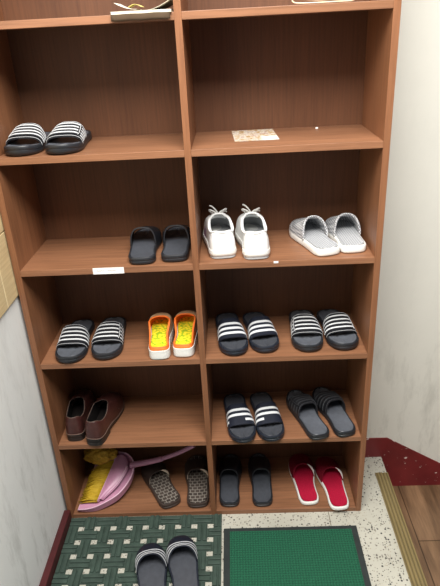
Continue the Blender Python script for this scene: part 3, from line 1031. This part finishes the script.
# pink fan-shaped head
hA = [PL(0.106, 0.034, 0.016), PL(0.120, 0.075, 0.020), PL(0.135, 0.120, 0.022), PL(0.150, 0.170, 0.022), PL(0.158, 0.198, 0.020)]
hB = [PL(0.128, 0.040, 0.012), PL(0.175, 0.080, 0.020), PL(0.200, 0.115, 0.026), PL(0.214, 0.150, 0.026), PL(0.200, 0.196, 0.022)]
a = catmull(hA, 20); b = catmull(hB, 20)
G = [[a[i].lerp(b[i], j / 8) + Vector((0, 0, 0.010 * math.sin(PI * j / 8))) + off for j in range(9)] for i in range(20)]
hd = shell('head', G, 0.007, M['pink_plastic'], br)
tube('head_edge', [p + off + Vector((0, 0, 0.001)) for p in a], 0.0034, M['pink_pale'], hd, 8)
tube('head_rib', [p + off + Vector((-0.004, 0.004, 0.006)) for p in catmull([hB[0], hB[1], hB[2], hB[3]], 20)], 0.0036, M['pink_pale'], hd, 8)
# bristles: a dense block of tufts between head and tip line
vv, ff = [], []
tipA, tipB = PL(0.040, 0.034, 0.006), PL(0.072, 0.150, 0.008)
rows_ = 54
for lay in range(3):
    for i in range(rows_):
        u = i / (rows_ - 1) * 0.80
        s = a[min(19, int(u * 19))].lerp(a[min(19, int(u * 19) + 1)], u * 19 - int(u * 19)) + Vector((0.002, 0, -0.002 + 0.004 * lay))
        e = tipA.lerp(tipB, min(1, max(0, u / 0.8 + random.uniform(-0.02, 0.02)))) + Vector((random.uniform(-0.006, 0.006), random.uniform(-0.003, 0.003), 0.005 * lay))
        mid = s.lerp(e, 0.5) + Vector((0, 0, 0.004 + 0.003 * lay + random.uniform(-.001, .001)))
        va, fa = tube_geo([p + off for p in (s, s.lerp(mid, .5) + Vector((0, 0, .001)), mid, e)], [0.0022, 0.0023, 0.0023, 0.0012], 5)
        ff += [tuple(q + len(vv) for q in f) for f in fa]; vv += va
new_obj('bristles', vv, ff, M['bristle'], br)

# yellow netting scrubber (ruffled ball)
bm = bmesh.new()
bmesh.ops.create_icosphere(bm, subdivisions=5, radius=1.0)
from mathutils import noise as mnoise
for v in bm.verts:
    p = v.co.copy()
    k = 1 + 0.20 * mnoise.noise(p * 2.3) + 0.10 * mnoise.noise(p * 6.0) + 0.05 * abs(mnoise.noise(p * 15))
    v.co = Vector((p.x * 0.062 * k, p.y * 0.040 * k, p.z * 0.040 * k))
sp = bm_obj('scrubber', bm, M['sponge'], None, smooth=True)
sp.location = (0.106, 0.172, 0.160)
tag(sp, 'fluffy yellow net scrubber resting above the broom in the bottom left compartment', 'scrubber')

# ------------------------------------------------------------------ papers, card, cord
def sheet(name, x0, x1, y0, y1, zfn, th, mat, nx=20, ny=10):
    G = [[Vector((x0 + (x1 - x0) * j / (nx - 1), y0 + (y1 - y0) * i / (ny - 1), zfn(j / (nx - 1), i / (ny - 1)))) for j in range(nx)] for i in range(ny)]
    return shell(name, G, th, mat)
bk = empty('booklet', (0.387, -0.006, zA))
bk.scale = (0.90, 1, 1)
bk.rotation_euler = (0, 0, math.radians(-0.4))
tag(bk, 'pale booklet overhanging the edge of the topmost left shelf', 'booklet')
box('pages', 0, 0.165, 0.0006, 0.2, 0.0015, 0.0065, M['paper'], bk, bev=0.0003)
box('cover', -0.001, 0.166, 0, 0.202, 0.0002, 0.0015, M['booklet'], bk)
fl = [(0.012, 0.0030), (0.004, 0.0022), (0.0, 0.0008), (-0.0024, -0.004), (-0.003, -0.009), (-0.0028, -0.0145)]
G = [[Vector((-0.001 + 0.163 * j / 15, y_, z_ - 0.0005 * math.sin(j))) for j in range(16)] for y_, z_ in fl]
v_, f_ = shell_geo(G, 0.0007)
fp = new_obj('shade_strip', v_, f_, M['strip_shade'], bk)  # added thin strip, coloured as the shade below the booklet
fp['label'] = 'added dark strip standing for shade on the shelf edge'
G = [[Vector((-0.001 + 0.167 * j / 15, 0.202 * i / 5, 0.0070 + 0.022 * max(0, (j / 15 - 0.62) / 0.38) ** 1.5)) for j in range(16)] for i in range(6)]
shell('front_cover', G, 0.001, M['booklet'], bk)
s1_ = sheet('paper_sheet', 0.396, 0.450, 0.004, 0.10, lambda u, v: zA + 0.0105 + 0.016 * (1 - u) ** 2 * (1 if u < 1 else 1), 0.0006, M['paper'])
tag(s1_, 'white loose paper slip lying on the booklet', 'paper')
s2_ = sheet('paper_sheet', 0.430, 0.462, 0.002, 0.06, lambda u, v: zA + 0.0155 + 0.006 * math.sin(u * PI), 0.0006, M['paper_yellow'])
tag(s2_, 'small yellow paper slip on top of the booklet', 'paper')
fc = sheet('printed_card', 0.0, 0.128, 0.0, 0.165, lambda u, v: 0.0012 + 0.002 * v * v, 0.0006, M['flyer'])
fc.location = (0.681, 0.085, zB); fc.rotation_euler = (0, 0, math.radians(3))
tag(fc, 'colourful printed card lying on the upper right shelf', 'card')
crumb = bmesh.new()
bmesh.ops.create_icosphere(crumb, subdivisions=2, radius=0.004)
for v in crumb.verts: v.co = Vector((v.co.x * 1.2, v.co.y, max(-0.002, v.co.z * 0.8)))
cr = bm_obj('paper_scrap', crumb, M['sticker'], smooth=True)
cr.location = (0.935, 0.235, zB + 0.0021)
tag(cr, 'tiny white scrap at the back of the upper right shelf', 'scrap')
cd = tube('cord_loop', catmull([(0.845, 0.05, zA + 0.014), (0.842, 0.012, zA + 0.005), (0.88, 0.006, zA + 0.003), (0.94, 0.008, zA + 0.003), (0.985, 0.016, zA + 0.004), (0.988, 0.06, zA + 0.014), (0.92, 0.09, zA + 0.010)], 48, True), 0.0018, M['pale_cord'], closed=True)
tag(cd, 'thin pale cord loop at the edge of the topmost right shelf', 'cord')

# ------------------------------------------------------------------ mats
mt = empty('drain_mat', (0.03, -0.03, 0))
tag(mt, 'dark green woven rubber drain mat with square holes in front of the cabinet', 'mat')
P_, Hh = 0.06, 0.0112
NX, NY = 9, 12
bm = bmesh.new()
def mbox(x0, x1, y0, y1, z0, z1): box_bm(bm, x0, x1, y0, y1, z0, z1)
X0, X1 = -0.0172, 0.551
Y1_, Y0_ = 0.027, -0.025 - 0.06 * (NY - 1) - 0.03
ox, oy = 0.03, -0.025       # first hole centre, local
# thin base grid: strips between holes
xs = [X0] + sum([[ox + i * P_ - Hh, ox + i * P_ + Hh] for i in range(NX)], []) + [X1]
ys = [Y1_] + sum([[oy - j * P_ + Hh, oy - j * P_ - Hh] for j in range(NY)], []) + [Y0_]
for k in range(0, len(xs) - 1, 2):
    mbox(xs[k], xs[k + 1], Y0_, Y1_, 0.0005, 0.0035)
for k in range(0, len(ys) - 1, 2):
    mbox(X0, X1, ys[k + 1], ys[k], 0.0005, 0.0036)
bm_obj('base_grid', bm, M['mat_rubber'], mt)
bm = bmesh.new()
for i in range(-1, NX):
    for j in range(-1, NY):
        cx, cy = ox + (i + .5) * P_, oy - (j + .5) * P_
        hor = (i + j) % 2 == 0
        for sg in (-1, 1):
            if hor:
                a0, a1 = cx - 0.036, cx + 0.036
                b0, b1 = cy + sg * 0.0095 - 0.0070, cy + sg * 0.0095 + 0.0070
            else:
                a0, a1 = cx + sg * 0.0095 - 0.0070, cx + sg * 0.0095 + 0.0070
                b0, b1 = cy - 0.036, cy + 0.036
            a0, a1 = max(a0, X0), min(a1, X1); b0, b1 = max(b0, Y0_), min(b1, Y1_)
            if a1 - a0 > 0.004 and b1 - b0 > 0.004:
                vs = box_bm(bm, a0, a1, b0, b1, 0.003, 0.0095)
for v in bm.verts:
    pass
bm_obj('woven_ribs', bm, M['mat_rubber'], mt, bev=0.0018, seg=1)
cm = empty('carpet_mat', (0.589, -0.072, 0))
tag(cm, 'green ribbed carpet mat with a dark rubber border on the terrazzo', 'mat')
box('border', 0, 0.480, -0.70, 0.002, 0.0004, 0.006, M['mat_border'], cm, bev=0.002)
box('pile', 0.022, 0.458, -0.678, -0.016, 0.005, 0.0105, M['carpet'], cm, bev=0.0015)

# ------------------------------------------------------------------ light, world, camera
w = bpy.data.worlds.new('World'); scene.world = w; w.use_nodes = True
bg = w.node_tree.nodes['Background']
bg.inputs['Color'].default_value = (0.95, 0.97, 1.0, 1); bg.inputs['Strength'].default_value = 0.2
def area(name, loc, tgt, sx, sy, power, col=(1, 0.97, 0.92)):
    d = bpy.data.lights.new(name, 'AREA'); d.shape = 'RECTANGLE'; d.size = sx; d.size_y = sy
    d.energy = power; d.color = col
    o = bpy.data.objects.new(name, d); COL.objects.link(o)
    o.location = loc
    o.rotation_euler = (Vector(tgt) - Vector(loc)).to_track_quat('-Z', 'Y').to_euler()
    return o
area('ceiling_lamp', (0.75, -1.0, 2.6), (0.75, -0.7, 0), 1.2, 0.9, 92)

cam = bpy.data.cameras.new('Camera')
co = bpy.data.objects.new('Camera', cam); COL.objects.link(co)
co.location = (0.6757, -1.5515, 1.6658)
co.rotation_euler = (math.radians(64.429), math.radians(2.78), math.radians(0.776))
cam.sensor_fit = 'HORIZONTAL'; cam.sensor_width = 36
cam.lens = 563.09 / 440 * 36
cam.clip_start = 0.05
scene.camera = co
scene.view_settings.view_transform = 'Standard'
scene.view_settings.look = 'None'
scene.view_settings.exposure = 0
